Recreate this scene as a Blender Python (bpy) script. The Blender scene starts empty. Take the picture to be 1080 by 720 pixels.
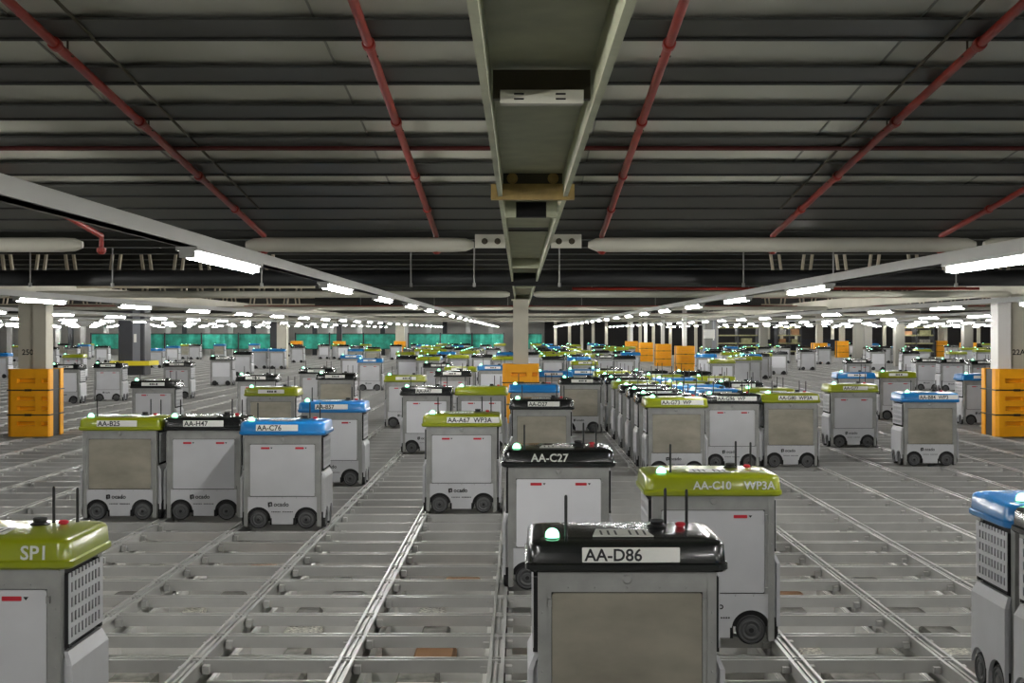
import bpy, math, random
from mathutils import Vector
random.seed(7)
S = bpy.context.scene
C = S.collection
PI = math.pi
F = 1350.0          # focal length in pixels of the 1080x720 frame
H = 1.55            # eye height over the track grid
VX = 548.0          # image x of the point straight ahead

# ------------------------------------------------------------------ camera, world, exposure
cam_d = bpy.data.cameras.new('camera'); cam = bpy.data.objects.new('camera', cam_d); C.objects.link(cam)
cam.location = (0, 0, H); cam.rotation_euler = (PI/2, 0, 0)
cam_d.sensor_width = 36; cam_d.lens = F/1080*36
cam_d.shift_x = -8/1080; cam_d.shift_y = -10/1080
cam_d.clip_start = .05; cam_d.clip_end = 300
S.camera = cam
w = bpy.data.worlds.new('world'); S.world = w; w.use_nodes = True
w.node_tree.nodes['Background'].inputs[0].default_value = (.85, .92, 1, 1)
w.node_tree.nodes['Background'].inputs[1].default_value = .06
S.view_settings.view_transform = 'Standard'; S.view_settings.look = 'None'
S.view_settings.gamma = 1; S.view_settings.use_curve_mapping = False
S.view_settings.exposure = 0.0
LAMP_POWER = 150.0
S.cycles.use_denoising = True
S.cycles.max_bounces = 6; S.cycles.diffuse_bounces = 3; S.cycles.glossy_bounces = 3
S.cycles.sample_clamp_indirect = 4.0

# ------------------------------------------------------------------ materials
def srgb(r, g, b):
    f = lambda c: (c/255/12.92) if c/255 <= .04045 else ((c/255+.055)/1.055)**2.4
    return (f(r), f(g), f(b), 1)
MATS = {}
def mat(name, col, rough=.5, metal=0, emit=0, var=0.0, scale=3.0, coat=0, bump=0, stretch=(1, 1, 1), spec=.5):
    if name in MATS: return MATS[name]
    m = bpy.data.materials.new(name); m.use_nodes = True; nt = m.node_tree; b = nt.nodes['Principled BSDF']
    b.inputs['Roughness'].default_value = rough; b.inputs['Metallic'].default_value = metal
    b.inputs['Base Color'].default_value = col; b.inputs['Coat Weight'].default_value = coat
    b.inputs['Specular IOR Level'].default_value = spec
    b.inputs['Coat Roughness'].default_value = .08
    if emit:
        b.inputs['Emission Color'].default_value = col; b.inputs['Emission Strength'].default_value = emit
    if var or bump:
        tc = nt.nodes.new('ShaderNodeTexCoord'); mp = nt.nodes.new('ShaderNodeMapping'); mp.inputs['Scale'].default_value = stretch
        n = nt.nodes.new('ShaderNodeTexNoise'); n.inputs['Scale'].default_value = scale; n.inputs['Detail'].default_value = 5
        nt.links.new(tc.outputs['Object'], mp.inputs[0]); nt.links.new(mp.outputs[0], n.inputs['Vector'])
        if var:
            r = nt.nodes.new('ShaderNodeValToRGB')
            r.color_ramp.elements[0].position = .3; r.color_ramp.elements[1].position = .7
            r.color_ramp.elements[0].color = tuple(c*(1-var) for c in col[:3])+(1,)
            r.color_ramp.elements[1].color = tuple(min(1, c*(1+var)) for c in col[:3])+(1,)
            nt.links.new(n.outputs['Fac'], r.inputs[0]); nt.links.new(r.outputs[0], b.inputs['Base Color'])
        if bump:
            bp = nt.nodes.new('ShaderNodeBump'); bp.inputs['Strength'].default_value = bump; bp.inputs['Distance'].default_value = .01
            nt.links.new(n.outputs['Fac'], bp.inputs['Height']); nt.links.new(bp.outputs[0], b.inputs['Normal'])
    MATS[name] = m; return m
M_rail  = mat('rail_aluminium', srgb(190, 190, 187), .36, .3, var=.14, scale=2.5)
M_slab  = mat('lower_slab', srgb(70, 66, 60), .9, var=.3)
M_deck  = mat('deck_sheet', srgb(192, 192, 180), .6, var=.13, scale=1.4)
M_purl  = mat('purlin_steel', srgb(60, 61, 57), .5, var=.12, scale=2)
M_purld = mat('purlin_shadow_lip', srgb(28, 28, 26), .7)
M_ceil  = mat('far_deck', srgb(104, 99, 88), .7, var=.25, scale=1)
M_beam  = mat('beam_paint', srgb(176, 179, 152), .5, var=.16, scale=6)
M_ochre = mat('ochre_primer', srgb(168, 142, 84), .55, var=.25, scale=14)
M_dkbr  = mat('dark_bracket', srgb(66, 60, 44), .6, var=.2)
M_tube  = mat('pale_tube', srgb(190, 188, 174), .45, var=.08)
M_black = mat('black_plastic', srgb(24, 25, 26), .5)
M_hole  = mat('black_opening', srgb(8, 8, 8), .9)
M_red   = mat('red_pipe', srgb(146, 42, 32), .4, var=.15, scale=8)
M_galv  = mat('galvanised', srgb(150, 150, 146), .45, .5, var=.12, scale=10)
M_tray  = mat('tray_paint', srgb(176, 176, 172), .5, var=.05)
M_light = mat('tube_light', (1, .985, .95, 1), .5, emit=LAMP_POWER)
M_white = mat('robot_white', srgb(196, 197, 200), .42, var=.06, scale=4)
M_white2 = mat('robot_bright_white', srgb(226, 227, 231), .4, var=.03, scale=4)
M_alu   = mat('robot_aluminium', srgb(158, 159, 156), .42, .35, var=.14, scale=9)
M_steel = mat('brushed_steel', srgb(178, 173, 158), .33, .7, var=.22, scale=3.5, bump=.06, stretch=(1, 1, 2))
M_tyre  = mat('tyre_rubber', srgb(34, 34, 35), .7)
M_hub   = mat('wheel_hub', srgb(92, 93, 94), .45, .4)
M_arch  = mat('arch_black', srgb(30, 30, 31), .8)
CAPM = {'black': mat('cap_black', srgb(20, 23, 23), .22, coat=.5),
        'green': mat('cap_lime', srgb(136, 146, 12), .28, coat=.5, var=.05),
        'blue':  mat('cap_blue', srgb(12, 112, 178), .28, coat=.5, var=.05)}
M_led   = mat('green_beacon', (.30, 1, .55, 1), .3, emit=4)
M_base  = mat('beacon_base', srgb(20, 70, 45), .3)
M_plate = mat('plate_white', srgb(232, 232, 226), .45)
M_ink   = mat('ink_black', srgb(26, 26, 28), .6)
M_ink2  = mat('ink_silver', srgb(205, 208, 200), .5)
M_tag   = mat('tag_red', srgb(190, 32, 48), .5)
M_vent  = mat('top_label_grey', srgb(198, 199, 192), .45)
M_org   = mat('guard_orange', srgb(252, 172, 16), .5, var=.06, scale=5)
M_yel   = mat('yellow_paint', srgb(226, 208, 40), .5)
M_col   = mat('column_paint', srgb(188, 184, 168), .6, var=.06, scale=2)
M_colw  = mat('column_white', srgb(232, 230, 226), .5)
M_colk  = mat('column_cladding', srgb(50, 51, 55), .5, var=.1)
M_bin   = mat('bin_grey', srgb(236, 235, 230), .5, var=.1, scale=5)
M_carton = mat('carton_brown', srgb(150, 112, 78), .8, var=.2)
M_speck = mat('printed_pack', srgb(186, 184, 172), .5, var=.8, scale=60)
M_goods = mat('dull_goods', srgb(120, 118, 112), .6, var=.5, scale=14)
M_wall  = mat('wall_cladding', srgb(206, 204, 198), .8, var=.15, scale=.4)
M_walld = mat('wall_dark', srgb(38, 36, 36), .8, var=.2, scale=.4)
M_net   = mat('teal_net', srgb(46, 158, 136), .7, var=.5, scale=2.2)
M_post  = mat('post_grey', srgb(225, 224, 220), .5)
M_rack  = mat('rack_khaki', srgb(140, 138, 100), .6, var=.3, scale=6)
M_navy  = mat('navy_sheet', srgb(22, 24, 40), .6)

# ------------------------------------------------------------------ mesh builder
class MB:
    def __init__(s): s.v = []; s.f = []
    def box(s, x0, x1, y0, y1, z0, z1):
        n = len(s.v)
        s.v += [(x, y, z) for z in (z0, z1) for y in (y0, y1) for x in (x0, x1)]
        s.f += [tuple(n+i for i in q) for q in ((0, 2, 3, 1), (4, 5, 7, 6), (0, 1, 5, 4), (2, 6, 7, 3), (0, 4, 6, 2), (1, 3, 7, 5))]
        return s
    def lathe(s, c, axis, prof, seg=20):
        """prof: (radius, distance along axis) pairs around centre c"""
        a = Vector(axis).normalized(); t = Vector((0, 0, 1)) if abs(a.z) < .9 else Vector((1, 0, 0))
        u = a.cross(t).normalized(); v = a.cross(u); n = len(s.v); c = Vector(c)
        for r, d in prof:
            for i in range(seg):
                q = 2*PI*i/seg
                s.v.append(tuple(c+a*d+(u*math.cos(q)+v*math.sin(q))*r))
        for k in range(len(prof)-1):
            for i in range(seg):
                j = (i+1) % seg
                s.f.append((n+k*seg+i, n+k*seg+j, n+(k+1)*seg+j, n+(k+1)*seg+i))
        s.f.append(tuple(n+i for i in range(seg))[::-1]); m = n+(len(prof)-1)*seg
        s.f.append(tuple(m+i for i in range(seg)))
        return s
    def cyl(s, a, b, r, seg=12):
        a = Vector(a); b = Vector(b); L = (b-a).length
        return s.lathe(a, (b-a), [(r, 0), (r, L)], seg)
    def prism(s, pts, axis, d0, d1):
        """extrude a 2D outline; axis 'y': pts are (x,z); axis 'x': pts are (y,z); axis 'z': (x,y)"""
        n = len(s.v); k = len(pts)
        for d in (d0, d1):
            for p in pts:
                s.v.append({'y': (p[0], d, p[1]), 'x': (d, p[0], p[1]), 'z': (p[0], p[1], d)}[axis])
        s.f.append(tuple(range(n, n+k))); s.f.append(tuple(range(n+2*k-1, n+k-1, -1)))
        for i in range(k):
            j = (i+1) % k; s.f.append((n+i, n+j, n+k+j, n+k+i))
        return s
    def loft(s, rings):
        n = len(s.v); k = len(rings[0])
        for r in rings: s.v += [tuple(p) for p in r]
        for a in range(len(rings)-1):
            for i in range(k):
                j = (i+1) % k; s.f.append((n+a*k+i, n+a*k+j, n+(a+1)*k+j, n+(a+1)*k+i))
        s.f.append(tuple(n+i for i in range(k))[::-1]); m = n+(len(rings)-1)*k
        s.f.append(tuple(m+i for i in range(k)))
        return s
    def mesh(s, name, m, smooth=False):
        me = bpy.data.meshes.new(name); me.from_pydata(s.v, [], s.f); me.update()
        import bmesh
        b = bmesh.new(); b.from_mesh(me); bmesh.ops.recalc_face_normals(b, faces=b.faces)
        if smooth:
            for e in b.edges:
                if len(e.link_faces) == 2 and e.calc_face_angle(0) > .7: e.smooth = False
            for f in b.faces: f.smooth = True
        b.to_mesh(me); b.free()
        for x in (m if isinstance(m, (list, tuple)) else [m]): me.materials.append(x)
        return me
def put(name, me, parent=None, loc=(0, 0, 0), rz=0):
    o = bpy.data.objects.new(name, me); o.location = loc; o.rotation_euler = (0, 0, rz); C.objects.link(o)
    if parent is not None: o.parent = parent
    return o
def build(mb, name, m, parent=None, loc=(0, 0, 0), rz=0, smooth=False): return put(name, mb.mesh(name, m, smooth), parent, loc, rz)
def tag(o, label, cat, group=None):
    o['label'] = label; o['category'] = cat
    if group: o['group'] = group
    return o
def struct(o, label=None):
    o['kind'] = 'structure'
    if label: o['label'] = label
    return o
def rrect(x0, x1, y0, y1, r, n=4):
    P = []
    for cx, cy, a in ((x1-r, y1-r, 0), (x0+r, y1-r, 90), (x0+r, y0+r, 180), (x1-r, y0+r, 270)):
        for i in range(n+1):
            q = math.radians(a+90*i/n); P.append((cx+r*math.cos(q), cy+r*math.sin(q)))
    return P
TXT = {}
def text_mesh(s, size):
    k = (s, size)
    if k not in TXT:
        cu = bpy.data.curves.new('lettering', 'FONT'); cu.body = s; cu.size = size; cu.extrude = .0006
        cu.align_x = 'LEFT'; cu.offset = size*.018; cu.resolution_u = 3
        o = bpy.data.objects.new('lettering_source', cu); C.objects.link(o)
        dg = bpy.context.evaluated_depsgraph_get()
        me = bpy.data.meshes.new_from_object(o.evaluated_get(dg)); bpy.data.objects.remove(o)
        me.materials.clear()
        TXT[k] = me
    return TXT[k]
def letters(name, s, size, m, parent, loc, center=False):
    me = text_mesh(s, size).copy(); me.materials.append(m)
    o = put(name, me, parent, loc); o.rotation_euler = (PI/2, 0, 0)
    if center:
        xs = [v.co.x for v in me.vertices]; o.location.x -= (min(xs)+max(xs))/2
    return o
ORD = ['first', 'second', 'third', 'fourth', 'fifth', 'sixth', 'seventh', 'eighth', 'ninth', 'tenth', 'eleventh', 'twelfth',
       'thirteenth', 'fourteenth', 'fifteenth', 'sixteenth', 'seventeenth', 'eighteenth', 'nineteenth', 'twentieth']
def nth(i):
    if i < 20: return ORD[i]
    t = (i+1)//10; u = (i+1) % 10
    T = ['', '', 'twenty', 'thirty', 'forty', 'fifty', 'sixty', 'seventy', 'eighty', 'ninety']
    if u == 0: return {2: 'twentieth', 3: 'thirtieth', 4: 'fortieth', 5: 'fiftieth'}.get(t, T[t]+'th')
    return T[t]+'-'+ORD[u-1]

# ------------------------------------------------------------------ setting: floor grid
YB = 88.0
floor = build(MB().box(-42, 42, -8, YB, -.62, -.52), 'floor', M_slab); struct(floor, 'aluminium track grid laid over stacked storage bins')
CX0, CP = -.11, .712      # first rail and pitch across
CY0, CQ = 5.60, .48       # first rail and pitch along the view
prof = [(-.030, -.075), (-.030, -.016), (-.038, -.016), (-.038, 0), (-.022, 0), (-.022, -.016), (-.005, -.016), (-.005, -.006), (.005, -.006), (.005, -.016), (.022, -.016), (.022, 0), (.038, 0), (.038, -.016), (.030, -.016), (.030, -.075)]
lr = MB().prism(prof, 'y', -6.0, YB-1).mesh('track_rail', M_rail)
for k in range(-49, 50): put('track_rail', lr, floor, (CX0+CP*k, 0, .001))
profc = [(-.032, -.060), (-.032, 0), (-.018, 0), (-.018, -.012), (.018, -.012), (.018, 0), (.032, 0), (.032, -.060)]
def cross_mesh(n, clips=True, kmax=49):
    b = MB()
    for j in range(n):
        P = [(p[0]+j*CQ, p[1]) for p in profc]
        b.prism(P, 'x', CX0-CP*kmax, CX0+CP*kmax)
        if clips:
            for k in range(-kmax, kmax):
                x = CX0+CP*k
                b.box(x+.045, x+.075, j*CQ-.075, j*CQ-.034, -.056, -.018)
                b.box(x-.075, x-.045, j*CQ-.060, j*CQ-.034, -.056, -.028)
    return b.mesh('cross_rail', M_rail)
cm_n = cross_mesh(1, True, 30); cm_f = cross_mesh(1, False, 49)
nmax = int((YB-1-CY0)/CQ)
for j in range(0, 98): put('cross_rail', cm_n if j < 30 else cm_f, floor, (0, CY0+CQ*j, 0))
o = put('cross_rail_far', cross_mesh(nmax-98, False), floor, (0, CY0+CQ*98, 0)); o['kind'] = 'stuff'
o = put('cross_rail_near', cross_mesh(22, False, 14), floor, (0, CY0-CQ*22, 0)); o['kind'] = 'stuff'
bm_bin = MB()
bm_bin.box(-.30, .30, -.20, -.185, -.42, -.12).box(-.30, .30, .185, .20, -.42, -.12).box(-.30, -.285, -.185, .185, -.42, -.12)
bm_bin.box(.285, .30, -.185, .185, -.42, -.12).box(-.30, .30, -.20, .20, -.44, -.42)
bm_bin.box(-.315, .315, -.215, -.19, -.14, -.115).box(-.315, .315, .19, .215, -.14, -.115)
bm_bin.box(-.315, -.29, -.19, .19, -.14, -.115).box(.29, .315, -.19, .19, -.14, -.115)
binme = bm_bin.mesh('storage_bin', M_bin)
for j in range(0, 11):
    y = CY0+CQ*(j+.5)
    for k in range(-9, 9):
        x = CX0+CP*(k+.5)
        if abs(x) > .42*y+.5: continue
        tag(put('storage_bin', binme, None, (x, y, random.choice([0, 0, -.012]))), 'pale grey storage bin sitting in a cell below the track rails, seen in slivers', 'bin', 'storage bins under the track grid')
        q = random.random()
        if q < .8:
            m, nm, lb = (M_speck, 'printed_package', 'speckled printed package lying in a bin under the rails') if q < .2 else (M_carton, 'carton', 'brown carton lying in a bin under the rails') if q < .34 else (M_goods, 'wrapped_goods', 'dull grey wrapped goods lying in a bin under the rails')
            bx = random.uniform(-.2, -.02); bl = random.uniform(.12, .27)
            P = rrect(bx, bx+bl, -.17, .17, .025, 2)
            b = MB().loft([[(p[0], p[1], -.40) for p in P], [(p[0], p[1], -.15) for p in P], [(bx+bl/2+(p[0]-bx-bl/2)*.85, p[1]*.9, -.13) for p in P]])
            tag(build(b, nm, m, None, (x, y, -.018)), lb, 'package', nm.replace('_', ' ')+'s in the bins under the grid')

# ------------------------------------------------------------------ setting: sloped near ceiling, flat far ceiling
def zs(Y): return 1.49-.107*Y           # underside of the purlins, above eye level
def deck_h(Y): return H+zs(Y)+.027
Yn, Yf = -6.0, 8.10
b = MB(); n = 0
b.loft([[(-20, Yn, deck_h(Yn)), (20, Yn, deck_h(Yn)), (20, Yn, deck_h(Yn)+.06), (-20, Yn, deck_h(Yn)+.06)],
        [(-20, Yf, deck_h(Yf)), (20, Yf, deck_h(Yf)), (20, Yf, deck_h(Yf)+.06), (-20, Yf, deck_h(Yf)+.06)]])
ceiling = build(b, 'ceiling', M_deck); struct(ceiling, 'ribbed metal deck of the low near roof')
pur = [(4.25, 4.42), (4.756, 4.93), (5.257, 5.435), (5.76, 5.95), (6.25, 6.466), (6.74, 6.98), (7.02, 7.30), (7.34, 7.63), (7.67, 7.98)]
pur += [(4.25-.5*i, 4.42-.5*i) for i in range(1, 18)]
def prism_sl(b, ya, yb, z_off0, z_off1, x=20):
    b.loft([[(-x, ya, H+zs(ya)+z_off0), (-x, yb, H+zs(yb)+z_off0), (-x, yb, H+zs(yb)+z_off1), (-x, ya, H+zs(ya)+z_off1)],
            [(x, ya, H+zs(ya)+z_off0), (x, yb, H+zs(yb)+z_off0), (x, yb, H+zs(yb)+z_off1), (x, ya, H+zs(ya)+z_off1)]])
for ya, yb in pur:
    b = MB(); prism_sl(b, ya, yb, 0, .004); prism_sl(b, yb-.006, yb, .004, .027); prism_sl(b, ya, ya+.004, .004, .009)
    p = build(b, 'purlin', M_purl, ceiling)
    b = MB(); prism_sl(b, yb, yb+.022, -.006, .012); build(b, 'purlin_shadow_strip', M_purld, p)  # black strip added for the shaded gap behind each purlin
b = MB()
for x in [i*1.02+.33 for i in range(-19, 19)]:
    for (a, c) in ((Yn, 8.0),):
        b.loft([[(x-.004, a, deck_h(a)-.004), (x+.004, a, deck_h(a)-.004), (x+.004, a, deck_h(a)+.01), (x-.004, a, deck_h(a)+.01)],
                [(x-.004, c, deck_h(c)-.004), (x+.004, c, deck_h(c)-.004), (x+.004, c, deck_h(c)+.01), (x-.004, c, deck_h(c)+.01)]])
build(b, 'deck_seam', mat('seam_grey', srgb(138, 138, 130), .6), ceiling)
ZC = H+1.0
cf = build(MB().box(-42, 42, Yf, YB, ZC, ZC+.1), 'ceiling_far', M_ceil); struct(cf, 'dark flat deck of the far roof')
build(MB().box(-42, 42, Yf-.02, Yf, deck_h(Yf)-.005, ZC+.1), 'deck_step', M_ceil, cf)
y = 9.0
pm = MB().box(-40, 40, 0, .12, ZC-.10, ZC-.092).box(-40, 40, .11, .12, ZC-.092, ZC).mesh('purlin', M_purl)
while y < YB-1:
    put('purlin', pm, cf, (0, y, 0)); y += 1.15 if y < 40 else 2.3
# walls
struct(build(MB().box(-42, 42, YB, YB+.3, -.6, ZC), 'wall_back', M_wall), 'far wall of the hall')
struct(build(MB().box(-42.2, -42, -8, YB, -.6, ZC+1), 'wall_left', M_wall))
struct(build(MB().box(42, 42.2, -8, YB, -.6, ZC+1), 'wall_right', M_wall))
struct(build(MB().box(-42, 42, -8.3, -8, -.6, ZC+1.4), 'wall_rear', M_wall))

# ------------------------------------------------------------------ central beam with its brackets and bolts
BX0, BX1 = -.088, .195; BZ = H+.55; BC = (BX0+BX1)/2
def hexbolt(parent, x, y, z, ax=(0, -1, 0), r=.016):
    b = MB().lathe((x, y, z), ax, [(r*1.5, 0), (r*1.5, .004)], 14).lathe((x, y, z), ax, [(r, .004), (r, .016)], 6).lathe((x, y, z), ax, [(r*.5, .016), (r*.5, .026)], 10)
    return build(b, 'bolt', M_dkbr if r < .014 else M_ochre, parent)
def make_beam(name, cx, ya, yb, label, near=False):
    M_beam = globals()['M_beam'] if near else M_col
    r = put(name, None, None, (cx, ya, BZ)); tag(r, label, 'beam', None if near else 'side roof beams')
    L = yb-ya
    build(MB().box(-.1415, -.1235, 0, L, 0, .20), 'flange', M_beam, r)
    build(MB().box(.1235, .1415, 0, L, 0, .20), 'flange', M_beam, r)
    build(MB().box(-.1235, .1235, 0, L, .095, .11), 'web', M_beam, r)
    return r
ya = 1.2
mb_ = make_beam('roof_beam', BC, ya, 40, 'long olive grey steel beam running overhead down the middle of the hall', True)
# pale slotted cleat
p = build(MB().box(-.118, .118, 0, .03, .015, .085), 'stiffener', M_dkbr, mb_, (0, 3.10-ya, 0))
b = MB()
b.box(-.10, .10, -.03, 0, -.002, .012).box(-.10, .10, -.034, -.03, -.002, .030)
pl = build(b, 'slotted_plate', M_tube, mb_, (0, 3.10-ya, 0))
for sx in (-.055, .045):
    for z in (.008, .020): build(MB().box(sx-.012, sx+.012, -.036, -.034, z-.002, z+.002), 'slot', M_hole, pl)
# ochre clamp plate with two bolts
p = build(MB().box(-.170, .170, 0, .035, -.012, .052), 'clamp_plate', M_ochre, mb_, (0, 5.2-ya, 0))
p2 = build(MB().box(-.12, .12, .004, .02, .052, .095), 'backing_plate', M_dkbr, mb_, (0, 5.2-ya, 0))
for sx in (-.083, .083): hexbolt(p2, sx, .004, .074, r=.015)
# square pocket behind
p = build(MB().box(-.12, -.07, 0, .06, -.02, .06).box(.07, .12, 0, .06, -.02, .06).box(-.12, .12, .055, .06, -.02, .06), 'pocket_frame', M_beam, mb_, (0, 5.9-ya, 0))
build(MB().box(-.07, .07, .01, .05, -.02, .05), 'pocket_opening', M_hole, p)
for yy in (11, 16, 22, 29): build(MB().box(-.118, .118, 0, .02, .0, .085), 'stiffener', M_beam, mb_, (0, yy-ya, 0))
for sg in (-1, 1):
    p = build(MB().box(min(sg*.1415, sg*.33), max(sg*.1415, sg*.33), 0, .012, -.03, .055), 'splice_plate', M_tube, mb_, (0, 7.93-ya, 0))
    for q in (.19, .27): hexbolt(p, sg*q, 0, .012, r=.013)
for cx, nm in ((-7.24, 'roof beam on the left column row, running away overhead'), (7.30, 'roof beam on the right column row, running away overhead')):
    o = make_beam('roof_beam', cx, 10, 70, nm)

# ------------------------------------------------------------------ transverse tubes, black pipe, sprinkler pipes
def tube(name, x0, x1, Y, z, r, m, label, cat, group=None, caps=True):
    b = MB(); L = x1-x0
    b.lathe((x0, Y, z), (1, 0, 0), [(r*.45, 0), (r*.9, .05), (r, .13), (r, L-.13), (r*.9, L-.05), (r*.45, L)], 20)
    o = build(b, name, m, None, smooth=True); tag(o, label, cat, group); return o
zt = H+.545
tube('roof_strut', -9, -2.73, 8.0, zt, .046, M_tube, 'thick pale round roof strut at far left, partly behind the light tray', 'strut')
tube('roof_strut', -2.66+.95, -.34+.053, 8.0, zt, .046, M_tube, 'thick pale round roof strut joining the central beam from the left', 'strut')
tube('roof_strut', .33+.10, 2.85, 8.0, zt, .046, M_tube, 'thick pale round roof strut joining the central beam from the right', 'strut')
tube('roof_strut', 2.9, 9, 8.0, zt, .046, M_tube, 'thick pale round roof strut at far right behind the light tray', 'strut')
# the gap left of the second strut is bridged by a thinner core
for i, Y in enumerate((18.5, 29.5, 40.5, 51.5, 62.5)):
    for j in range(-3, 3):
        a = j*7.24+.2; sd = 'left' if j < 0 else 'right'; far = ['', ', next bay out', ', two bays out'][(-j-1) if j < 0 else j]
        tube('roof_strut', a, a+6.9, Y, zt, .048, M_tube, f'pale round roof strut {sd} of the centre{far}, {nth(i+1)} line back', 'strut', 'far roof struts')
bp = build(MB().lathe((-20, 14.0, H+.59), (1, 0, 0), [(.088, 0), (.088, 40)], 20), 'ventilation_pipe', M_black, None, smooth=True)
tag(bp, 'thick black pipe crossing the whole hall under the far roof', 'pipe')
for px in (30, 117, 275, 433, 500, 590, 785, 880, 1010):
    X = (px-VX)*13.85/F
    h = build(MB().cyl((X, 13.9, H+.49), (X, 13.9, ZC), .008, 8).box(X-.014, X+.014, 13.88, 13.92, H+.49, H+.53), 'pipe_hanger', M_galv)
    tag(h, f'thin metal hanger rod before the black pipe, {["far left", "above the left light tray", "by the nearest left lamp", "left of the beam", "just left of the beam", "just right of the beam", "right of the beam", "above the right light tray", "far right"][[30,117,275,433,500,590,785,880,1010].index(px)]}', 'hanger', 'pipe hangers')
sx = [(-2.62, 'outer left'), (-1.60, 'long left'), (-.52, 'just left of the central beam'), (.515, 'just right of the central beam'), (1.585, 'long right'), (2.64, 'outer right')]
for X, nm in sx:
    ya_, yb_ = 2.2, 8.02
    A = Vector((X, ya_, H+zs(ya_)-.025)); B = Vector((X, yb_, H+zs(yb_)-.03))
    p = build(MB().cyl(A, B, .0165, 14), 'sprinkler_pipe', M_red, None, smooth=True)
    tag(p, f'red sprinkler pipe under the near ceiling, {nm}', 'pipe', 'red sprinkler pipes')
    for t in (.38, .55, .72, .86):
        q = A.lerp(B, t); d = (B-A).normalized()
        build(MB().lathe(q-d*.02, d, [(.022, 0), (.0235, .008), (.0235, .032), (.022, .04)], 14), 'coupling', M_red, p)
        build(MB().cyl(q+Vector((.0, .12, 0)), q+Vector((.0, .12, .045)), .004, 6).box(q.x-.02, q.x+.02, q.y+.112, q.y+.128, q.z-.018, q.z-.014), 'clip', M_dkbr, p)
    h = MB().cyl(B, B+Vector((0, .0, -.07)), .014, 10).lathe(B+Vector((0, 0, -.07)), (0, 0, -1), [(.016, 0), (.030, .008), (.030, .03), (.012, .045)], 12)
    build(h, 'sprinkler_head', M_red, p)
tag(build(MB().cyl((-9, 5.9, H+zs(5.9)-.012), (9, 5.9, H+zs(5.9)-.012), .010, 10), 'sprinkler_pipe', mat('dark_red_pipe', srgb(84, 24, 22), .5)), 'thin dark red pipe crossing the near ceiling from side to side', 'pipe', 'red sprinkler pipes')  # deeper red than the pipes running lengthwise
for X, nm in ((-1.46, 'left'), (1.46, 'right')):  # thin dark strips modelled as the shadows of the long red pipes
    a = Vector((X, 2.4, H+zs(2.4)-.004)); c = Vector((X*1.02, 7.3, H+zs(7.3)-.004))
    tag(build(MB().cyl(a, c, .006, 8), 'pipe_shadow', M_dkbr), f'thin dark strip drawn as the shadow of the long {nm} red pipe', 'pipe_shadow')
for i, (Y, x0, x1) in enumerate(((19.5, .8, 7), (33, -12, 12), (46, -3, 16), (24, 4, 12))):
    pm_ = build(MB().cyl((x0, Y, H+.66), (x1, Y, H+.66), .022, 10), 'sprinkler_pipe', M_red)
    for q in range(int((x1-x0)/2)+1): build(MB().cyl((x0+.3+2*q*.95, Y, H+.66), (x0+.3+2*q*.95, Y, ZC), .008, 6), 'hanger', M_galv, pm_)
    tag(pm_, f'far red sprinkler main crossing under the roof, {nth(i)} of four', 'pipe', 'far sprinkler mains')

# ------------------------------------------------------------------ roof trusses
def truss(X0, X1, Y, label):
    r = put('roof_truss', None, None, ((X0+X1)/2, Y, H+.70)); tag(r, label, 'truss', 'roof trusses'); h = (X1-X0)/2
    m = mat('truss_steel', srgb(190, 180, 158), .6, var=.2)
    build(MB().box(-h, h, 0, .06, 0, .035), 'bottom_chord', m, r)
    build(MB().box(-h, h, 0, .06, .26, .30), 'top_chord', m, r)
    n = int(2*h/.40)
    for i in range(n):
        x = -h+.2+i*.40+random.uniform(-.08, .08)
        b = MB()
        for dx in (-.05, .05):
            lean = .03*(1 if i % 2 else -1)
            b.loft([[(x+dx-.014, 0, .035), (x+dx+.014, 0, .035), (x+dx+.014, .05, .035), (x+dx-.014, .05, .035)],
                    [(x+dx+lean-.014, 0, .26), (x+dx+lean+.014, 0, .26), (x+dx+lean+.014, .05, .26), (x+dx+lean-.014, .05, .26)]])
        build(b, 'web_member', m, r)
for i, Y in enumerate((15.6, 20.5, 26.5, 33.5)):
    w_ = 9.6 if i < 2 else 14
    truss(-w_, -2.5*(Y/15.6), Y, f'open steel roof truss left of centre, {nth(i)} one back')
    truss(2.95*(Y/15.6), w_, Y, f'open steel roof truss right of centre, {nth(i)} one back')

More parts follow.
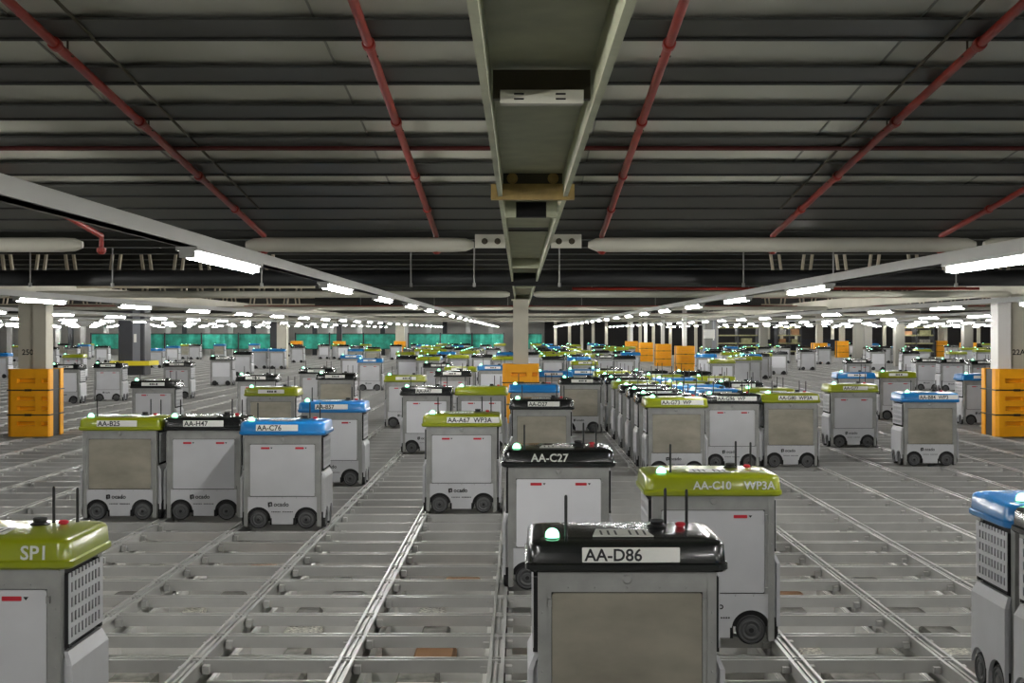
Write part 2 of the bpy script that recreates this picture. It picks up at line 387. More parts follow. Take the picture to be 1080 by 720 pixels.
# ------------------------------------------------------------------ light trays and lamps
ZL = H+.32
house = MB().box(-.045, .045, 0, 1.36, .018, .034).box(-.03, .03, 0, .035, -.012, .018).box(-.03, .03, 1.325, 1.36, -.012, .018).mesh('lamp_housing', M_tray)
tub = MB().lathe((0, .035, 0), (0, 1, 0), [(.017, 0), (.017, 1.29)], 8).mesh('lamp_tube', M_light)
rows = {k: -1.38+3.62*k for k in range(-10, 11)}
lampcount = 0
for k, X in rows.items():
    side = 'left' if X < 0 else 'right'; idx = (-k) if k <= 0 else k-1
    vis0 = max(abs(X)/.42-1.0, -5)
    if abs(X) > 10: ys_tray = vis0
    else: ys_tray = -6
    tr = MB().box(-.028, .028, 0, 84-ys_tray, 0, .058).box(-.040, .040, 0, 84-ys_tray, 0, .006)
    t = build(tr, 'light_tray', M_tray, None, (X, ys_tray, ZL+.036)); tag(t, f'grey light tray running away overhead, {nth(idx)} on the {side} of the central beam', 'light tray', 'overhead light trays')
    base = 5.30 if k in (0, 1) else 5.30+.9*((k*7) % 4)
    ys = []
    if k in (0, 1):
        ys = [5.30, 9.0 if k == 0 else 9.25]; 
        while ys[-1] < 80: ys.append(ys[-1]+3.25)
        ys = [1.55, -1.5, -4.7]+ys
    else:
        y = base-9.75
        while y < 83.5:
            ys.append(y); y += 3.25
    n = 0
    for y in sorted(ys):
        if y < vis0-(0 if abs(X) > 8 else 99): continue
        if y < 5 and abs(X) > 8: continue
        L = put('ceiling_lamp', None, None, (X, y, ZL)); lampcount += 1
        tag(L, f'bright tube lamp, {nth(n)} along the {nth(idx)} light tray {side} of the beam', 'lamp', 'tube lamps under the light trays')
        put('lamp_housing', house, L); put('lamp_tube', tub, L); n += 1
print('lamps', lampcount)

# ------------------------------------------------------------------ columns and guards
def guard_half(b_, sgn, w=.31, d=.31, zt_=1.0, rings=None):
    """one half of a wrap-round guard: moulded shell with real finger pockets; sgn -1 faces the camera"""
    import bmesh
    bm = bmesh.new()
    xs = [-w, -w+.05, -.17, .10, .19, w-.02, w]
    zz = [0, .012, .16, .225, .31, .335, .385, .45, .53, .595, .68, .695, .79, .86, .985, 1.0]
    prof_d = [0 if not (.31 < (a+c)/2 < .335 or .68 < (a+c)/2 < .695) else .012 for a, c in zip(zz, zz[1:])]
    P = {}
    for i, x in enumerate(xs):
        for j, z in enumerate(zz):
            cut = .03 if i in (0, len(xs)-1) else 0
            P[i, j] = bm.verts.new((x, sgn*(d-cut), z*zt_))
    fs = []
    for i in range(len(xs)-1):
        for j in range(len(zz)-1):
            f = bm.faces.new([P[i, j], P[i+1, j], P[i+1, j+1], P[i, j+1]])
            if i in (2, 4) and j in (2, 6, 8, 12): fs.append(f)
            if j in (4, 10): fs.append((f, 1))
    back = {}
    for j, z in enumerate(zz):
        for i in (0, len(xs)-1): back[i, j] = bm.verts.new((xs[i], sgn*.15, z*zt_))
    for j in range(len(zz)-1):
        for i in (0, len(xs)-1): bm.faces.new([P[i, j], P[i, j+1], back[i, j+1], back[i, j]])
    last = len(xs)-1
    for j in (0, len(zz)-1):
        bm.faces.new([P[i, j] for i in range(len(xs))]+[back[last, j], back[0, j]])
    bm.faces.new([back[0, j] for j in range(len(zz))]+[back[last, j] for j in reversed(range(len(zz)))])
    pk = [f for f in fs if not isinstance(f, tuple)]
    r = bmesh.ops.extrude_discrete_faces(bm, faces=pk)
    for f in r['faces']:
        c = f.calc_center_median()
        for v in f.verts:
            v.co.y -= sgn*.06
            v.co.x = c.x+(v.co.x-c.x)*.85; v.co.z = c.z+(v.co.z-c.z)*.75
    bmesh.ops.recalc_face_normals(bm, faces=bm.faces)
    me = bpy.data.meshes.new('guard_shell'); bm.to_mesh(me); bm.free(); me.materials.append(M_org); return me
GH = [guard_half(None, -1), guard_half(None, 1)]
core = MB().box(-.292, .292, -.155, .155, 0, .99).mesh('guard_joint', M_black)
STRAPS = []
for z in (.322, .688):
    sp = MB()
    sp.box(-.316, .316, -.316, -.302, z-.009, z+.009).box(-.316, .316, .302, .316, z-.009, z+.009)
    sp.box(-.316, -.302, -.304, .304, z-.009, z+.009).box(.302, .316, -.304, .304, z-.009, z+.009)
    sp.box(-.05, .05, -.327, -.314, z-.016, z+.016)
    STRAPS.append(sp.mesh('strap', M_black))
def guard(X, Y, label, s=1.0):
    r = put('column_guard', None, None, (X, Y, .004)); tag(r, label, 'column guard', 'orange column guards')
    put('guard_shell', GH[0], r); put('guard_shell', GH[1], r); put('guard_joint', core, r); [put('strap', q, r) for q in STRAPS]; r.scale = (s, s, 1)
    return r
def column(X, Y, label, w=.26, top=.56, m=M_col, sgn=0, num=None):
    c = put('support_column', None, None, (X, Y, .0)); tag(c, label, 'column', 'support columns')
    zt_ = H+top
    if sgn:
        # open H section: bright flange towards the middle of the hall, recessed web with the bay number
        x1 = -sgn*.215
        build(MB().box(min(0.02*-sgn, x1), max(0.02*-sgn, x1), -.15, .15, 0, zt_), 'flange', M_colw if sgn > 0 else m, c)
        build(MB().box(min(sgn*.215, -sgn*.02), max(sgn*.215, -sgn*.02), -.10, .13, 0, zt_), 'web', m, c)
        if num: letters('bay_number', num, .115, M_ink, c, (sgn*(.115 if sgn > 0 else .075), -.102, 1.21), True)
        build(MB().box(-.25, .25, -.18, .18, zt_-.03, zt_), 'cap_plate', m, c)
        if sgn > 0: pass
    else:
        build(MB().box(-w/2, w/2, -w/2, w/2, 0, zt_), 'shaft', m, c)
        build(MB().box(-w*.62, w*.62, -w*.62, w*.62, zt_-.02, zt_), 'cap_plate', m, c)
    return c
column((548-VX)*22/F+.02, 22.0, 'pale grey steel column in the middle of the hall under the central beam')
guard(.02, 22.0, 'orange guard round the foot of the middle column')
column(-7.265, 19.2, 'large pale column at the left edge with a painted bay number', sgn=-1, num='250')
guard(-7.25, 19.2, 'tall orange guard round the column at the left edge', 1.0)
column(7.335, 19.2, 'large white and grey column at the right edge marked 22A', sgn=1, num='22A')
guard(7.34, 19.2, 'tall orange guard round the column at the right edge', 1.0)
for i, (px, Y) in enumerate(((722, 50), (699, 58.5), (681, 67), (666, 76))):
    X = (px-VX)*Y/F
    column(X, Y, f'slim pale column rising from the {nth(i)} orange guard of the right background row', .16, 1.0, M_post)
    guard(X, Y, f'orange guard right of the middle column, {nth(i)} of the receding row of four', 1.15)
for i, (px, Y, nm) in enumerate(((864, 64, 'left one of a background pair right of centre'), (888, 78, 'right one of a background pair right of centre'), (1021, 66, 'background guard near the right column'), (992, 80, 'small background guard among robots at right'), (358, 76, 'background guard beneath the teal net left of centre'), (313, 78, 'background guard beside the pale left column'), (422, 77, 'background guard below the teal net by a thin column'))):
    X = (px-VX)*Y/F
    guard(X, Y, f'orange {nm}', 1.1)
    if i < 5: column(X, Y, f'grey column above the orange {nm}', .3, 1.0, M_col if i != 4 else M_colk)
column((298-VX)*55/F, 55, 'pale column left of centre in front of the teal net', .42, 1.0, M_col)
column((422-VX)*77/F, 77.0, 'thin pale column in front of the teal net near the middle', .5, 1.0, M_col)
column((288-VX)*57/F, 57.5, 'dark column just behind the pale column left of centre', .4, 1.0, M_colk)
for px, Y, nm in ((905, 62, 'left of the white edge column'), (948, 58, 'with dark side right of centre'), (1020, 60, 'behind the right robots'), (805, 70, 'in front of the dark wall'), (915, 74, 'far behind the lime robots')):
    column((px-VX)*Y/F, Y, f'grey background column {nm}', .42, 1.0, mat('column_grey', srgb(138, 136, 128), .6))
def clad_column(px, Y, wpx, light, label):
    X = (px-VX)*Y/F; w_ = wpx*Y/F
    c = put('clad_column', None, None, (X, Y, 0)); tag(c, label, 'column')
    build(MB().prism(rrect(-w_/2, w_/2, -.4, .4, .05), 'z', .02, ZC), 'cladding', light, c)
    build(MB().box(w_*.05, w_*.33, -.415, -.4, .45, ZC-.02), 'facing_strip', mat('facing_grey', srgb(120, 122, 128), .5), c)
    build(MB().box(w_*.10, w_*.20, -.425, -.415, 1.18, 1.48), 'notice', M_plate, c)
    b = MB(); q = w_/2+.22
    b.box(-q, q, -.62, -.55, .36, .52).box(-q, q, .55, .62, .36, .52).box(-q, -q+.07, -.55, .55, .36, .52).box(q-.07, q, -.55, .55, .36, .52)
    b.box(-w_/2, -w_/2+.06, -.55, -.38, .40, .48).box(w_/2-.06, w_/2, -.55, -.38, .40, .48)
    build(b, 'barrier_ring', M_yel, c)
clad_column(142, 46, 28, M_colk, 'broad dark clad column at left with a yellow barrier ring')
clad_column(749, 57, 14, mat('clad_grey', srgb(120, 120, 114), .6), 'grey clad column right of the orange guards with a yellow barrier')
sg = build(MB().box(-.24, .24, -.01, .01, -.19, .19).box(-.2, -.19, -.005, .005, .19, 1.09).box(.19, .2, -.005, .005, .19, 1.09), 'hanging_sign', M_plate, None, ((748-VX)*55/F, 55, H+.02-.10)); tag(sg, 'blank white square sign before the grey clad column', 'sign')

# ------------------------------------------------------------------ far background: net, posts, dark wall, racks
def net(x0, x1, Y, label):
    r = put('safety_net', None, None, ((x0+x1)/2, Y, 0)); tag(r, label, 'net', 'teal safety nets'); h = (x1-x0)/2
    n = max(6, int(2*h/.25)); V = MB()
    for i in range(n):
        a = -h+2*h*i/n; c = -h+2*h*(i+1)/n; d = .05*math.sin(i*1.7); e = .05*math.sin((i+1)*1.7)
        V.loft([[(a, d, .48), (a, d+.02, .48), (a, d+.02, 1.42), (a, d, 1.42)], [(c, e, .48), (c, e+.02, .48), (c, e+.02, 1.42), (c, e, 1.42)]])
    build(V, 'net_panel', M_net, r)
    build(MB().box(-h, h, -.06, -.02, 1.40, 1.46).box(-h, h, -.06, -.02, .44, .48), 'top_rail', M_colk, r)
    for i in range(int(h)+1):
        x = -h+i*2*h/max(1, int(h)); build(MB().box(x-.04, x+.04, -.1, -.02, 0, 1.5), 'net_post', M_colk, r)
net((85-VX)*80/F, (284-VX)*80/F, 82, 'teal safety net at the back, left section')
net((306-VX)*80/F, (416-VX)*80/F, 82, 'teal safety net at the back, between the pale columns')
net((428-VX)*80/F, (531-VX)*80/F, 82, 'teal safety net at the back, section ending near the middle column')
net((556-VX)*80/F, (572-VX)*80/F, 82, 'small teal net piece just right of the middle column')
i = 0; px = 2
while px < 540:
    X = (px-VX)*86/F
    tag(build(MB().box(-.15, .15, -.1, .1, 0, ZC), 'wall_post', M_post if i % 3 else M_colk, None, (X, 85.2, 0)), f'thin pale post before the far wall, {nth(i)} from the left edge', 'post', 'thin posts along the far wall'); i += 1
    px += random.choice((9, 13, 16)) if px < 90 else random.choice((17, 24, 30))
struct(build(MB().box((575-VX)*85/F, 41, YB-1.2, YB-1.0, -.5, ZC), 'wall_back_dark', M_walld), 'dark far wall right of the middle')
i = 0
for px in (586, 601, 614, 626, 640, 664, 676, 690, 708, 735, 812, 826, 842, 868, 880, 935, 968, 1000, 1035):
    X = (px-VX)*82/F
    tag(build(MB().box(-.09, .09, -.1, .1, 0, ZC), 'wall_post', M_col, None, (X, 82.5, 0)), f'thin post before the dark far wall, {nth(i)} right of the middle column', 'post', 'thin posts before the dark wall'); i += 1
def rack(px0, px1, Y, label):
    x0 = (px0-VX)*Y/F; x1 = (px1-VX)*Y/F; h = (x1-x0)/2
    r = put('storage_rack', None, None, ((x0+x1)/2, Y, 0)); tag(r, label, 'rack', 'far storage racks')
    n = max(2, int(2*h/1.2))
    for i in range(n+1): build(MB().box(-h+2*h*i/n-.05, -h+2*h*i/n+.05, 0, .8, 0, 1.82), 'upright', M_colk, r)
    for z in (.3, .8, 1.3, 1.78): build(MB().box(-h, h, 0, .8, z, z+.08), 'shelf', M_rack, r)
    for z in (.38, .88, 1.38):
        for i in range(n):
            if random.random() < .7:
                a = -h+2*h*(i+.2)/n; build(MB().box(a, a+.7/n*2*h*random.uniform(.6, 1), .1, .6, z, z+random.uniform(.2, .36)), 'stored_load', random.choice((M_rack, M_carton, M_goods)), r)
rack(757, 800, 79, 'khaki storage rack far back beside the grey clad column')
rack(948, 985, 79, 'khaki storage rack far back at the right')
rack(820, 845, 80, 'narrow storage rack far back before the dark wall')
tag(build(MB().box((800-VX)*81.5/F, (925-VX)*81.5/F, 0, .06, .35, 1.08).box((800-VX)*81.5/F, (800-VX)*81.5/F+.1, 0, .1, 0, 1.1).box((925-VX)*81.5/F-.1, (925-VX)*81.5/F, 0, .1, 0, 1.1).box((862-VX)*81.5/F, (862-VX)*81.5/F+.1, .06, .16, 0, 1.1), 'navy_sheet', M_navy, None, (0, 81.5, 0)), 'dark navy sheet strung low across the far right background', 'sheet')

# ------------------------------------------------------------------ grid robots
W2, D2 = .30, .205
def ring(x, y0, y1, z, r):
    return [(p[0], p[1], z) for p in rrect(-x, x, y0, y1, r, 5)]
capmb = MB().loft([ring(.337, -.228, .228, .737, .04), ring(.345, -.236, .236, .745, .045), ring(.345, -.236, .236, .762, .045),
                   ring(.338, -.229, .229, .768, .045), ring(.334, -.225, .225, .822, .045), ring(.329, -.220, .220, .832, .045), ring(.320, -.211, .211, .838, .04),
                   ring(.304, -.196, .196, .842, .04), ring(.27, -.16, .16, .848, .04)])
CAP = {c: capmb.mesh('cap', m, True) for c, m in CAPM.items()}
def arch_outline(hw, z0, z1, cxs, r, cz=.074):
    P = [(-hw, z1)]
    n = 72
    for i in range(n+1):
        y = -hw+2*hw*i/n
        z = z0
        for cx in cxs:
            if abs(y-cx) < r: z = max(z, cz+math.sqrt(r*r-(y-cx)**2))
        if P and len(P) > 1 and abs(P[-1][1]-z) > .03:
            P.append((P[-1][0]+1e-4, z)) if z > P[-1][1] else P.append((y-1e-4, P[-1][1]))
        P.append((y, z))
    return P+[(hw, z1)]
WR = .073
LOWER = MB().prism(arch_outline(.272, .035, .252, (-.188, .188), .098), 'y', -D2-.012, -D2+.0).mesh('lower_panel', M_white)
BODY = MB().box(-.27, .27, -D2, D2, .09, .735).box(-.10, .10, -D2, D2, .03, .09).mesh('body', M_arch)
fr = MB()
for sx_ in (-1, 1):
    for sy in (-1, 1):
        x0, x1 = sorted((sx_*.272, sx_*.302)); y0, y1 = sorted((sy*(D2-.03), sy*(D2+.016)))
        fr.box(x0, x1, y0, y1, .02, .735)
for sy in (-1, 1):
    y0, y1 = sorted((sy*(D2-.01), sy*(D2+.013))); fr.box(-.272, .272, y0, y1, .668, .737)
    y0, y1 = sorted((sy*(D2), sy*(D2+.010)))
    fr.box(-.272, -.256, y0, y1, .252, .668).box(.256, .272, y0, y1, .252, .668)
riv = fr
for x in (-.2, -.11, 0, .11, .2):
    riv.lathe((x, -D2-.013, .682), (0, -1, 0), [(.004, 0), (.002, .002)], 6); riv.lathe((x, -D2-.012, .244), (0, -1, 0), [(.004, 0), (.002, .002)], 6)
for z in (.3, .4, .5, .6):
    for x in (-.287, .287): riv.lathe((x, -D2-.016, z), (0, -1, 0), [(.004, 0), (.002, .002)], 6)
riv.lathe((0, -D2-.013, .712), (0, -1, 0), [(.018, 0), (.012, .006)], 12)
hinge = fr
for x in (-.262, .262): hinge.box(x-.008, x+.008, -D2-.024, -D2-.008, .255, .285).box(x-.006, x+.006, -D2-.022, -D2-.008, .62, .645)
FRAME = fr.mesh('frame', M_alu)
PANEL = {k: MB().prism(rrect(-.254, .254, .258, .664, .008, 2), 'y', -D2-.010, -D2+.002).mesh('front_panel', m) for k, m in (('white', M_white), ('bright', M_white2), ('steel', M_steel))}
RPANEL = MB().prism(rrect(-.254, .254, .258, .664, .008, 2), 'y', D2-.002, D2+.010).mesh('rear_panel', M_white)
RLOWER = MB().prism(arch_outline(.272, .035, .252, (-.188, .188), .098), 'y', D2, D2+.012).mesh('lower_panel', M_white)
# side fairings (built for +x, mirrored for -x)
def side_meshes(s):
    lo = MB(); P = arch_outline(.196, .035, .40, (-.105, .105), .092)
    n = len(lo.v); lo.prism(P, 'x', s*.318, s*.335)
    lo.loft([[(s*.318, -.196, .40), (s*.335, -.196, .40), (s*.335, .196, .40), (s*.318, .196, .40)],
             [(s*.300, -.180, .445), (s*.315, -.180, .445), (s*.315, .180, .445), (s*.300, .180, .445)]])
    lo.box(min(s*.272, s*.318), max(s*.272, s*.318), -.18, -.165, .13, .42).box(min(s*.272, s*.318), max(s*.272, s*.318), .165, .18, .13, .42)
    up = MB()
    ys = [-.178+i*.0178 for i in range(21)]; zs_ = [.470+i*.0174 for i in range(15)]
    for a in range(20):
        for c in range(14):
            hole = (a % 2 == 1) and (1 <= a <= 17) and (c % 3 != 0)
            if hole: continue
            y0, y1 = ys[a], ys[a+1]
            x0, x1 = sorted((s*.316, s*.320)); up.box(ys[a], ys[a+1], 0, 1, 0, 1) if False else up.box(x0, x1, ys[a], ys[a+1], zs_[c], zs_[c+1])
    # close the edges to the body
    x0, x1 = sorted((s*.272, s*.290))
    dk = MB().box(x0, x1, -.19, .19, .12, .72)
    x0, x1 = sorted((s*.288, s*.318)); dk.box(x0, x1, -.176, -.150, .455, .71); dk.box(x0, x1, .150, .176, .455, .71)
    return lo.mesh('side_fairing', M_white), up.mesh('perforated_panel', M_white), dk.mesh('side_core', M_arch)
SIDE = {s: side_meshes(s) for s in (-1, 1)}
wl = MB().lathe((0, 0, 0), (0, -1, 0), [(WR-.006, -.022), (WR, -.017), (WR, .010), (WR-.006, .016), (WR-.012, .016), (WR-.014, .008), (.020, .006)], 28)
WHEEL = wl.mesh('wheel', M_tyre, True)
HUB = MB().lathe((0, 0, 0), (0, -1, 0), [(WR-.020, .004), (WR-.022, .015), (WR-.030, .017), (.030, .010), (.026, .016), (.016, .018)], 24).lathe((0, 0, 0), (0, -1, 0), [(WR-.011, .012), (WR-.0095, .018), (WR-.016, .018), (WR-.017, .012)], 28).mesh('hub', M_hub, True)
HUBC = MB().lathe((0, 0, 0), (0, -1, 0), [(.013, .010), (.012, .022), (.006, .022)], 12).mesh('axle_cap', M_black)
LED = MB().lathe((0, 0, 0), (0, 0, 1), [(.024, 0), (.024, .012), (.021, .022), (.014, .030), (.004, .034)], 16).mesh('beacon', M_led, True)
LEDB = MB().lathe((0, 0, 0), (0, 0, 1), [(.034, 0), (.032, .006), (.026, .008)], 16).mesh('beacon_base', M_base)
ANT = MB().lathe((0, 0, 0), (0, 0, 1), [(.008, 0), (.006, .012), (.0055, .02), (.0055, .135), (.003, .14)], 8).mesh('antenna', M_black)
KNOB = MB().lathe((0, 0, 0), (0, 0, 1), [(.034, 0), (.036, .006), (.030, .010), (.022, .012), (.026, .022), (.024, .028), (.01, .030)], 16).mesh('scanner_knob', M_black, True)
STOP = MB().lathe((0, 0, 0), (0, 0, 1), [(.012, 0), (.012, .008), (.018, .010), (.018, .018), (.012, .022)], 12).mesh('stop_button', M_tag, True)
tv = MB().prism([(-.115, -.178), (.095, -.178), (.075, -.02), (-.095, -.02)], 'z', .8485, .8515)
TOPL = tv.mesh('top_label', M_vent)
tm = MB()
for i in range(7): 
    if i != 3: tm.box(-.085+i*.025, -.078+i*.025, -.15, -.06, .8515, .8525)
TOPM = tm.mesh('label_marks', M_ink)
PLATE = MB().prism(rrect(-.165, .165, -.025, .025, .003, 2), 'y', -.0015, .0015).mesh('id_plate', M_plate)
PLATEW = MB().prism(rrect(-.225, .225, -.025, .025, .003, 2), 'y', -.0015, .0015).mesh('id_plate', M_plate)
dashes = MB()
for i, (a, w_) in enumerate(((-.05, .022), (-.022, .02), (.004, .02), (.04, .028))): dashes.prism([(a, -.012), (a+w_, -.012), (a+w_, .012), (a, .012)], 'y', -.003, -.0015)
DASH = dashes.mesh('id_marks', M_ink)
TAGM = MB().prism(rrect(-.034, .034, -.008, .008, .002, 1), 'y', -.0012, 0).mesh('red_tag', M_tag)
TAGS = MB().prism([(.040, .006), (.058, .006), (.049, -.006)], 'y', -.0012, 0).mesh('tag_arrow', M_ink)
icon = MB()
icon.box(-.113, -.099, -.002, 0, -.018, .014).box(-.099, -.081, -.002, 0, .004, .016).box(-.099, -.079, -.002, 0, -.018, -.010).box(-.087, -.079, -.002, 0, -.010, .008).box(-.094, -.088, -.002, 0, -.006, 0)
icon.box(-.108, -.100, -.002, 0, -.026, -.018)
ICON = icon.mesh('logo_mark', M_ink)
sub = MB()
for a in range(14):
    if a != 6: sub.box(-.085+a*.0122, -.077+a*.0122, -.0015, 0, -.0035, .0035)
SUBL = sub.mesh('small_print', M_arch)
FARB = MB().box(-.27, .27, -D2, D2, .10, .735).mesh('body', M_white)
FARW = MB()
for s in (-1, 1):
    for yy in (-1, 1): FARW.lathe((s*.188, yy*.19, .074), (0, 1, 0), [(WR, -.02), (WR, .02)], 14)
    for yy in (-.105, .105): FARW.lathe((s*.30, yy, .074), (1, 0, 0), [(WR, -.02), (WR, .02)], 14)
FARW = FARW.mesh('wheels', M_tyre)
occupied = []
def free(X, Y, m=1.0): return all(abs(X-a) > .705*m or abs(Y-b) > .47*m for a, b in occupied)
def robot(X, Y, cap, panel, label, text=None, style='plate', lod=0, group=None, tags=2, off=0.0, wide=False, logo=True, rz=0, antz=0, cat='robot'):
    occupied.append((X, Y))
    r = put('grid_robot', None, None, (X, Y, .002), rz); tag(r, label, cat, group)
    if lod < 2:
        put('body', BODY, r); put('frame', FRAME, r)
        put('front_panel', PANEL[panel], r); put('rear_panel', RPANEL, r)
        put('lower_panel', LOWER, r); put('lower_panel', RLOWER, r)
    else:
        put('body', FARB, r); put('frame', FRAME, r); put('front_panel', PANEL[panel], r); put('lower_panel', LOWER, r)
    c = put('cap', CAP[cap], r)
    for s in (-1, 1):
        lo, up, dk = SIDE[s]
        put('side_fairing', lo, r)
        p = put('side_core', dk, r); put('perforated_panel', up, r)
    if lod < 2:
        for s in (-1, 1):
            for yy in (-1, 1):
                wq = put('wheel', WHEEL, r, (s*.188, yy*(D2-.002), .074), 0 if yy < 0 else PI)
                put('hub', HUB, wq)
                if lod == 0: put('axle_cap', HUBC, wq)
            for yy in (-.105, .105):
                wq = put('wheel', WHEEL, r, (s*.312, yy, .074), PI/2 if s > 0 else -PI/2)
                put('hub', HUB, wq)
    else: put('wheels', FARW, r)
    b = put('beacon_base', LEDB, r, (-.252, -.165, .838)); put('beacon', LED, r, (-.252, -.165, .843))
    a = put('antenna', ANT, r, (-.205, -.155, .842)); a.rotation_euler = (.03*antz, .05*antz, 0)
    a.scale.z = 1.05
    if lod < 2:
        put('antenna', ANT, r, (.165, .10, .842)); put('antenna', ANT, r, (.245, .12, .842)).scale.z = .95
        put('scanner_knob', KNOB, r, (.130, .06, .845)); put('top_label', TOPL, r)
        if lod == 0:
            put('stop_button', STOP, r, (.215, .06, .842)); put('label_marks', TOPM, r)
    else:
        put('scanner_knob', KNOB, r, (.130, .06, .845))
    # identity lettering on the cap front
    yp = -.2305
    if style == 'plate':
        pl = put('id_plate', PLATEW if wide else PLATE, r, (off, yp, .796))
        pl.rotation_euler = (-.07, 0, 0)
        if text:
            t1 = letters('id_lettering', text, .057, M_ink, pl, ((-.218 if wide else -.156), -.0022, -.0195))
        else: put('id_marks', DASH, pl)
    elif style == 'direct' and text:
        t1 = letters('id_lettering', text, .056 if len(text) > 7 else .066, M_ink2, r, (off, yp-.002, .772)); t1.rotation_euler = (PI/2-.07, 0, 0)
    if lod == 0 or (lod == 1 and tags):
        for s in ((-1, 1) if tags == 2 else (1,)) if tags else ():
            g = put('red_tag', TAGM, r, (s*.135, -D2-.0105, .635)); put('tag_arrow', TAGS, g)
    if logo and lod < 2:
        put('logo_mark', ICON, r, (.0, -D2-.0125, .196)); letters('logo_lettering', 'ocado', .048, M_ink, r, (-.068, -D2-.0135, .178))
        if lod == 0: put('small_print', SUBL, r, (0, -D2-.0125, .135))
    return r
def at(px, Y): return (px-VX)*Y/F
# ---- the foreground
robot(at(656, 4.55), 4.55, 'black', 'steel', 'nearest robot, with black cap plated AA-D86 and a bare steel front', 'AA-D86', off=.012, tags=0)
robot(-1.875, 4.60, 'green', 'white', 'robot cut by the left edge, lime cap lettered SP1', 'SP1', style='direct', off=.17, tags=1)
robot(2.345, 5.50, 'blue', 'white', 'blue-capped robot at the right edge, seen from its side', None, style='none', off=0)
robot(2.345, 5.01, 'black', 'white', 'black-capped robot at the right edge against the blue-capped one', None, style='none')
robot(1.67, 3.05, 'blue', 'white', 'blue-capped robot whose corner just enters at the lower right edge', None, style='none')
robot(at(588, 7.9), 7.9, 'black', 'bright', 'black-capped robot lettered AA-C27 with white front panel', 'AA-C27', style='direct', off=-.165)
robot(.958, 6.55, 'green', 'white', 'lime-capped robot lettered AA-C10 WP3A right behind the nearest one', 'AA-C10    WP3A', style='direct', off=-.10, tags=1)
robot(-3.29, 10.75, 'green', 'steel', 'lime-capped robot plated AA-B25, leftmost of the row of three', 'AA-B25', off=-.02, tags=0)
robot(-2.60, 10.75, 'black', 'white', 'black-capped robot plated AA-H47, middle of the row of three', 'AA-H47', off=.0)
robot(-1.865, 10.28, 'blue', 'white', 'blue-capped robot plated AA-C76 at the right of the row of three', 'AA-C76', off=-.04)
robot(at(353, 13.1), 13.1, 'blue', 'bright', 'blue-capped robot plated AA-B57 behind AA-C76', 'AA-B57', off=.0)
robot(at(488, 11.17), 11.17, 'green', 'white', 'lime-capped robot plated AA-A67, left of AA-C27', 'AA-A67  WP3A', wide=True, off=.10)
robot(at(571, 13.6), 13.6, 'black', 'steel', 'black-capped robot plated AA-D27 behind AA-C27', 'AA-D27', off=.02, tags=0)
robot(at(563, 17.3), 17.3, 'blue', 'white', 'blue-capped robot standing right behind AA-D27', None, style='direct', lod=0)
robot(at(451, 16.55), 16.55, 'black', 'bright', 'black-capped robot plated AA-A47 with a clean white front, behind AA-A67', 'AA-A47', off=.03)
robot(at(508, 16.6), 16.6, 'green', 'bright', 'lime-capped robot without plate, behind AA-A67 at its right', None, style='none')
robot(at(711, 13.9), 13.9, 'green', 'steel', 'lime-capped steel-fronted robot plated AA-G73, front of the right crowd', 'AA-G73  WP', wide=True, off=.06, tags=0)
robot(at(769, 14.7), 14.7, 'black', 'white', 'black-capped robot plated AA-G96 between two lime-capped ones', 'AA-G96  WP', wide=True, off=.05)
robot(at(830, 14.85), 14.85, 'green', 'steel', 'lime-capped steel-fronted robot plated AA-G80, right end of the crowd', 'AA-G80  WP3A', wide=True, off=.08, tags=0)
robot(at(975, 15.0), 15.0, 'blue', 'steel', 'blue-capped steel-fronted robot plated AA-B84 standing alone at right', 'AA-B84  WP3', wide=True, off=.09, tags=0)
robot(at(896, 17.4), 17.4, 'green', 'white', 'lime-capped robot standing alone between AA-G80 and AA-B84', 'AA-G77', off=.02, lod=0)
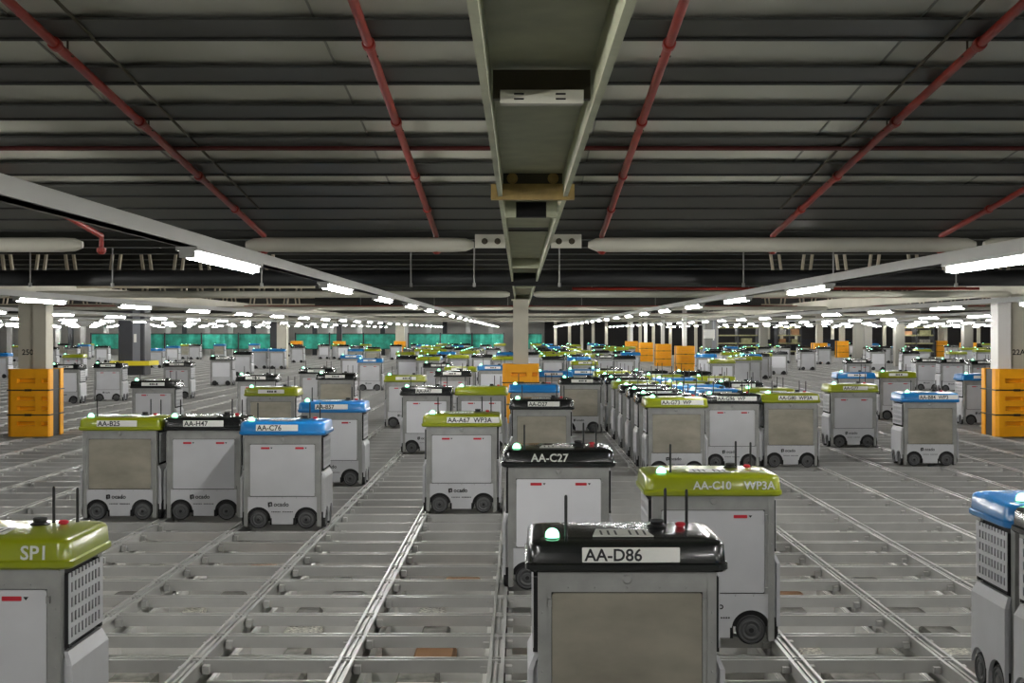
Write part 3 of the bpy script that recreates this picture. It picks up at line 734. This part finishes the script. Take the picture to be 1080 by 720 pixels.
# ---- the middle distance
mid = [(166, 18.7, 'black', 'white', 'black-capped robot behind AA-B25 and AA-H47', 1),
 (289, 16.4, 'green', 'steel', 'lime-capped robot behind AA-C76 and left of AA-B57', 1),
 (273, 21.2, 'black', 'white', 'black-capped robot peeking left above the lime cap behind AA-C76', 1),
 (356, 21.9, 'black', 'steel', 'black-capped steel-fronted robot above AA-B57', 1),
 (335, 25.0, 'black', 'white', 'black-capped robot left behind the steel-fronted one above AA-B57', 1),
 (391, 34.0, 'blue', 'white', 'blue-capped robot alone on the open track above AA-B57', 1),
 (371, 39.5, 'blue', 'bright', 'small blue-capped robot behind the lone blue-capped one', 2),
 (428, 21.0, 'green', 'white', 'lime-capped robot to the left behind AA-A47', 1),
 (478, 23.4, 'black', 'white', 'black-capped plated robot above the gap between AA-A47 and the lime one', 1),
 (486, 26.2, 'green', 'white', 'lime-capped robot just behind the black-capped one above AA-A67', 1),
 (462, 29.2, 'black', 'white', 'small black-capped robot above AA-A47', 1),
 (520, 27.2, 'blue', 'bright', 'blue-capped robot left of the middle column', 1),
 (612, 19.9, 'black', 'steel', 'black-capped steel-fronted robot right of AA-D27', 1),
 (584, 23.2, 'blue', 'white', 'blue-capped robot beside the middle column guard', 1),
 (615, 24.3, 'blue', 'white', 'blue-capped robot behind the steel-fronted one right of AA-D27', 1),
 (616, 31.5, 'green', 'white', 'lime-capped robot far behind AA-D27 to the right', 1),
 (900, 22.5, 'blue', 'white', 'blue-capped robot above the lone lime-capped one at right', 1),
 (943, 22.8, 'green', 'white', 'lime-capped robot behind and between the lone lime and AA-B84', 1),
 (904, 33.2, 'black', 'white', 'black-capped robot far above the lone lime-capped one', 1),
 (976, 34.3, 'black', 'white', 'left one of two black-capped robots far above AA-B84', 1),
 (1002, 33.6, 'black', 'white', 'right one of two black-capped robots far above AA-B84', 1),
 (1031, 21.6, 'blue', 'white', 'blue-capped robot beside the orange guard of the right column', 1),
 (1034, 32.0, 'black', 'white', 'black-capped robot behind the blue one next to the right guard', 1),
 (820, 46.5, 'black', 'bright', 'bright white robot far behind AA-G80', 2),
 (851, 52.0, 'black', 'white', 'small robot on open track right of the bright white one', 2),
 (800, 42.0, 'black', 'white', 'black-capped robot left of the bright white one far behind AA-G80', 2),
 (779, 36.5, 'green', 'white', 'lime-topped pale robot right of the yellow barrier', 2),
 (117, 28.9, 'black', 'white', 'dark-capped robot below the dark clad column at left', 1),
 (189, 30.0, 'black', 'white', 'dark-capped robot right of the dark clad column', 1),
 (235, 37.2, 'black', 'bright', 'white robot on open track left of the pale background column', 2),
 (257, 45.5, 'black', 'white', 'small robot behind the white one on open track', 2),
 (275, 54.0, 'blue', 'white', 'left one of two small robots under the pale background column', 2),
 (293, 53.6, 'blue', 'white', 'right one of two small robots under the pale background column', 2),
 (79, 40.5, 'green', 'white', 'lime-capped robot between the left guard and the dark clad column', 1),
 (72, 27.9, 'black', 'bright', 'white robot half hidden behind the left orange guard', 1),
 (1, 43.0, 'blue', 'white', 'blue-capped robot cut by the left edge in the distance', 2),
 (165, 55.0, 'blue', 'white', 'tiny blue-capped robot behind the dark clad column', 2),
 (639, 39.5, 'black', 'white', 'black-capped robot below the orange guard row', 2),
 (665, 44.5, 'blue', 'white', 'blue-capped robot just below the receding orange guards', 2),
 (562, 45.0, 'black', 'bright', 'bright white robot right against the middle column', 2)]
for px, Y, c, p, lb, lod in mid:
    robot(at(px, Y), Y, c, p, lb, None, lod=lod, tags=2 if p == 'white' else 0, off=random.uniform(-.02, .03), style='plate' if Y < 40 else 'none')
# ---- the tight crowd at right: three columns of cells
crowd = {2: [(14.85, 'black'), (16.0, 'black'), (17.2, 'black'), (18.5, 'green'), (20.0, 'black'), (21.5, 'black'), (23.2, 'green'), (25.0, 'black')],
         3: [(15.9, 'blue'), (17.1, 'blue'), (18.3, 'green'), (19.7, 'blue'), (21.3, 'green'), (23.5, 'black')],
         4: [(16.1, 'green'), (18.2, 'black'), (20.5, 'green'), (23.0, 'black')],
         }
for k, L in crowd.items():
    X = CX0+CP*(k+.5)
    for i, (Y, c) in enumerate(L):
        robot(X, Y, c, random.choice(('white', 'white', 'steel')), f'{c if c != "green" else "lime"}-capped robot in the right crowd, {nth(i)} one back in column {["", "left of", "of", "right of", "farthest right of"][k]} AA-G73', None, lod=1, tags=0, style='plate' if i < 3 else 'none', off=.05, logo=False, group='robots crowded at right')
# ---- far fill on the grid cells
def fill(px0, px1, Ya, Yb, n, where):
    made = 0; tries = 0
    while made < n and tries < 4000:
        tries += 1
        Y = CY0+CQ*(int(random.uniform(Ya, Yb)/CQ)+.5)
        k = int((at(random.uniform(px0, px1), Y)-CX0)//CP); X = CX0+CP*(k+.5)
        px = VX+X*F/Y
        if not (px0-6 < px < px1+6) or not free(X, Y): continue
        if 668 < px < 742 and 25 < Y < 78: continue
        if any(abs(X-gx) < .8 and abs(Y-gy) < .7 for gx, gy in GUARDS): continue
        c = random.choice(('black', 'black', 'green', 'blue', 'green'))
        cn = {'green': 'lime'}.get(c, c)
        robot(X, Y, c, random.choice(('white', 'white', 'bright', 'steel')), f'tiny {cn}-capped robot parked {where}', None, lod=2, style='none', group=f'{cn}-capped robots {where}')
        made += 1
GUARDS = [(o.location.x, o.location.y) for o in C.objects if o.parent is None and o.name.startswith(('column_guard', 'support_column', 'clad_column'))]
fill(428, 530, 31, 74, 44, 'in the far crowd left of the middle column')
fill(562, 655, 30, 74, 42, 'in the far crowd right of the middle column')
fill(655, 800, 27, 60, 26, 'in the background below the receding orange guards')
fill(800, 905, 52, 76, 10, 'far back in front of the navy sheet')
fill(905, 1078, 36, 74, 24, 'in the background at the right')
fill(0, 130, 48, 76, 9, 'in the background at far left')
fill(170, 425, 58, 76, 14, 'below the teal nets left of centre')
fill(330, 400, 42, 60, 4, 'on the open track left of centre')
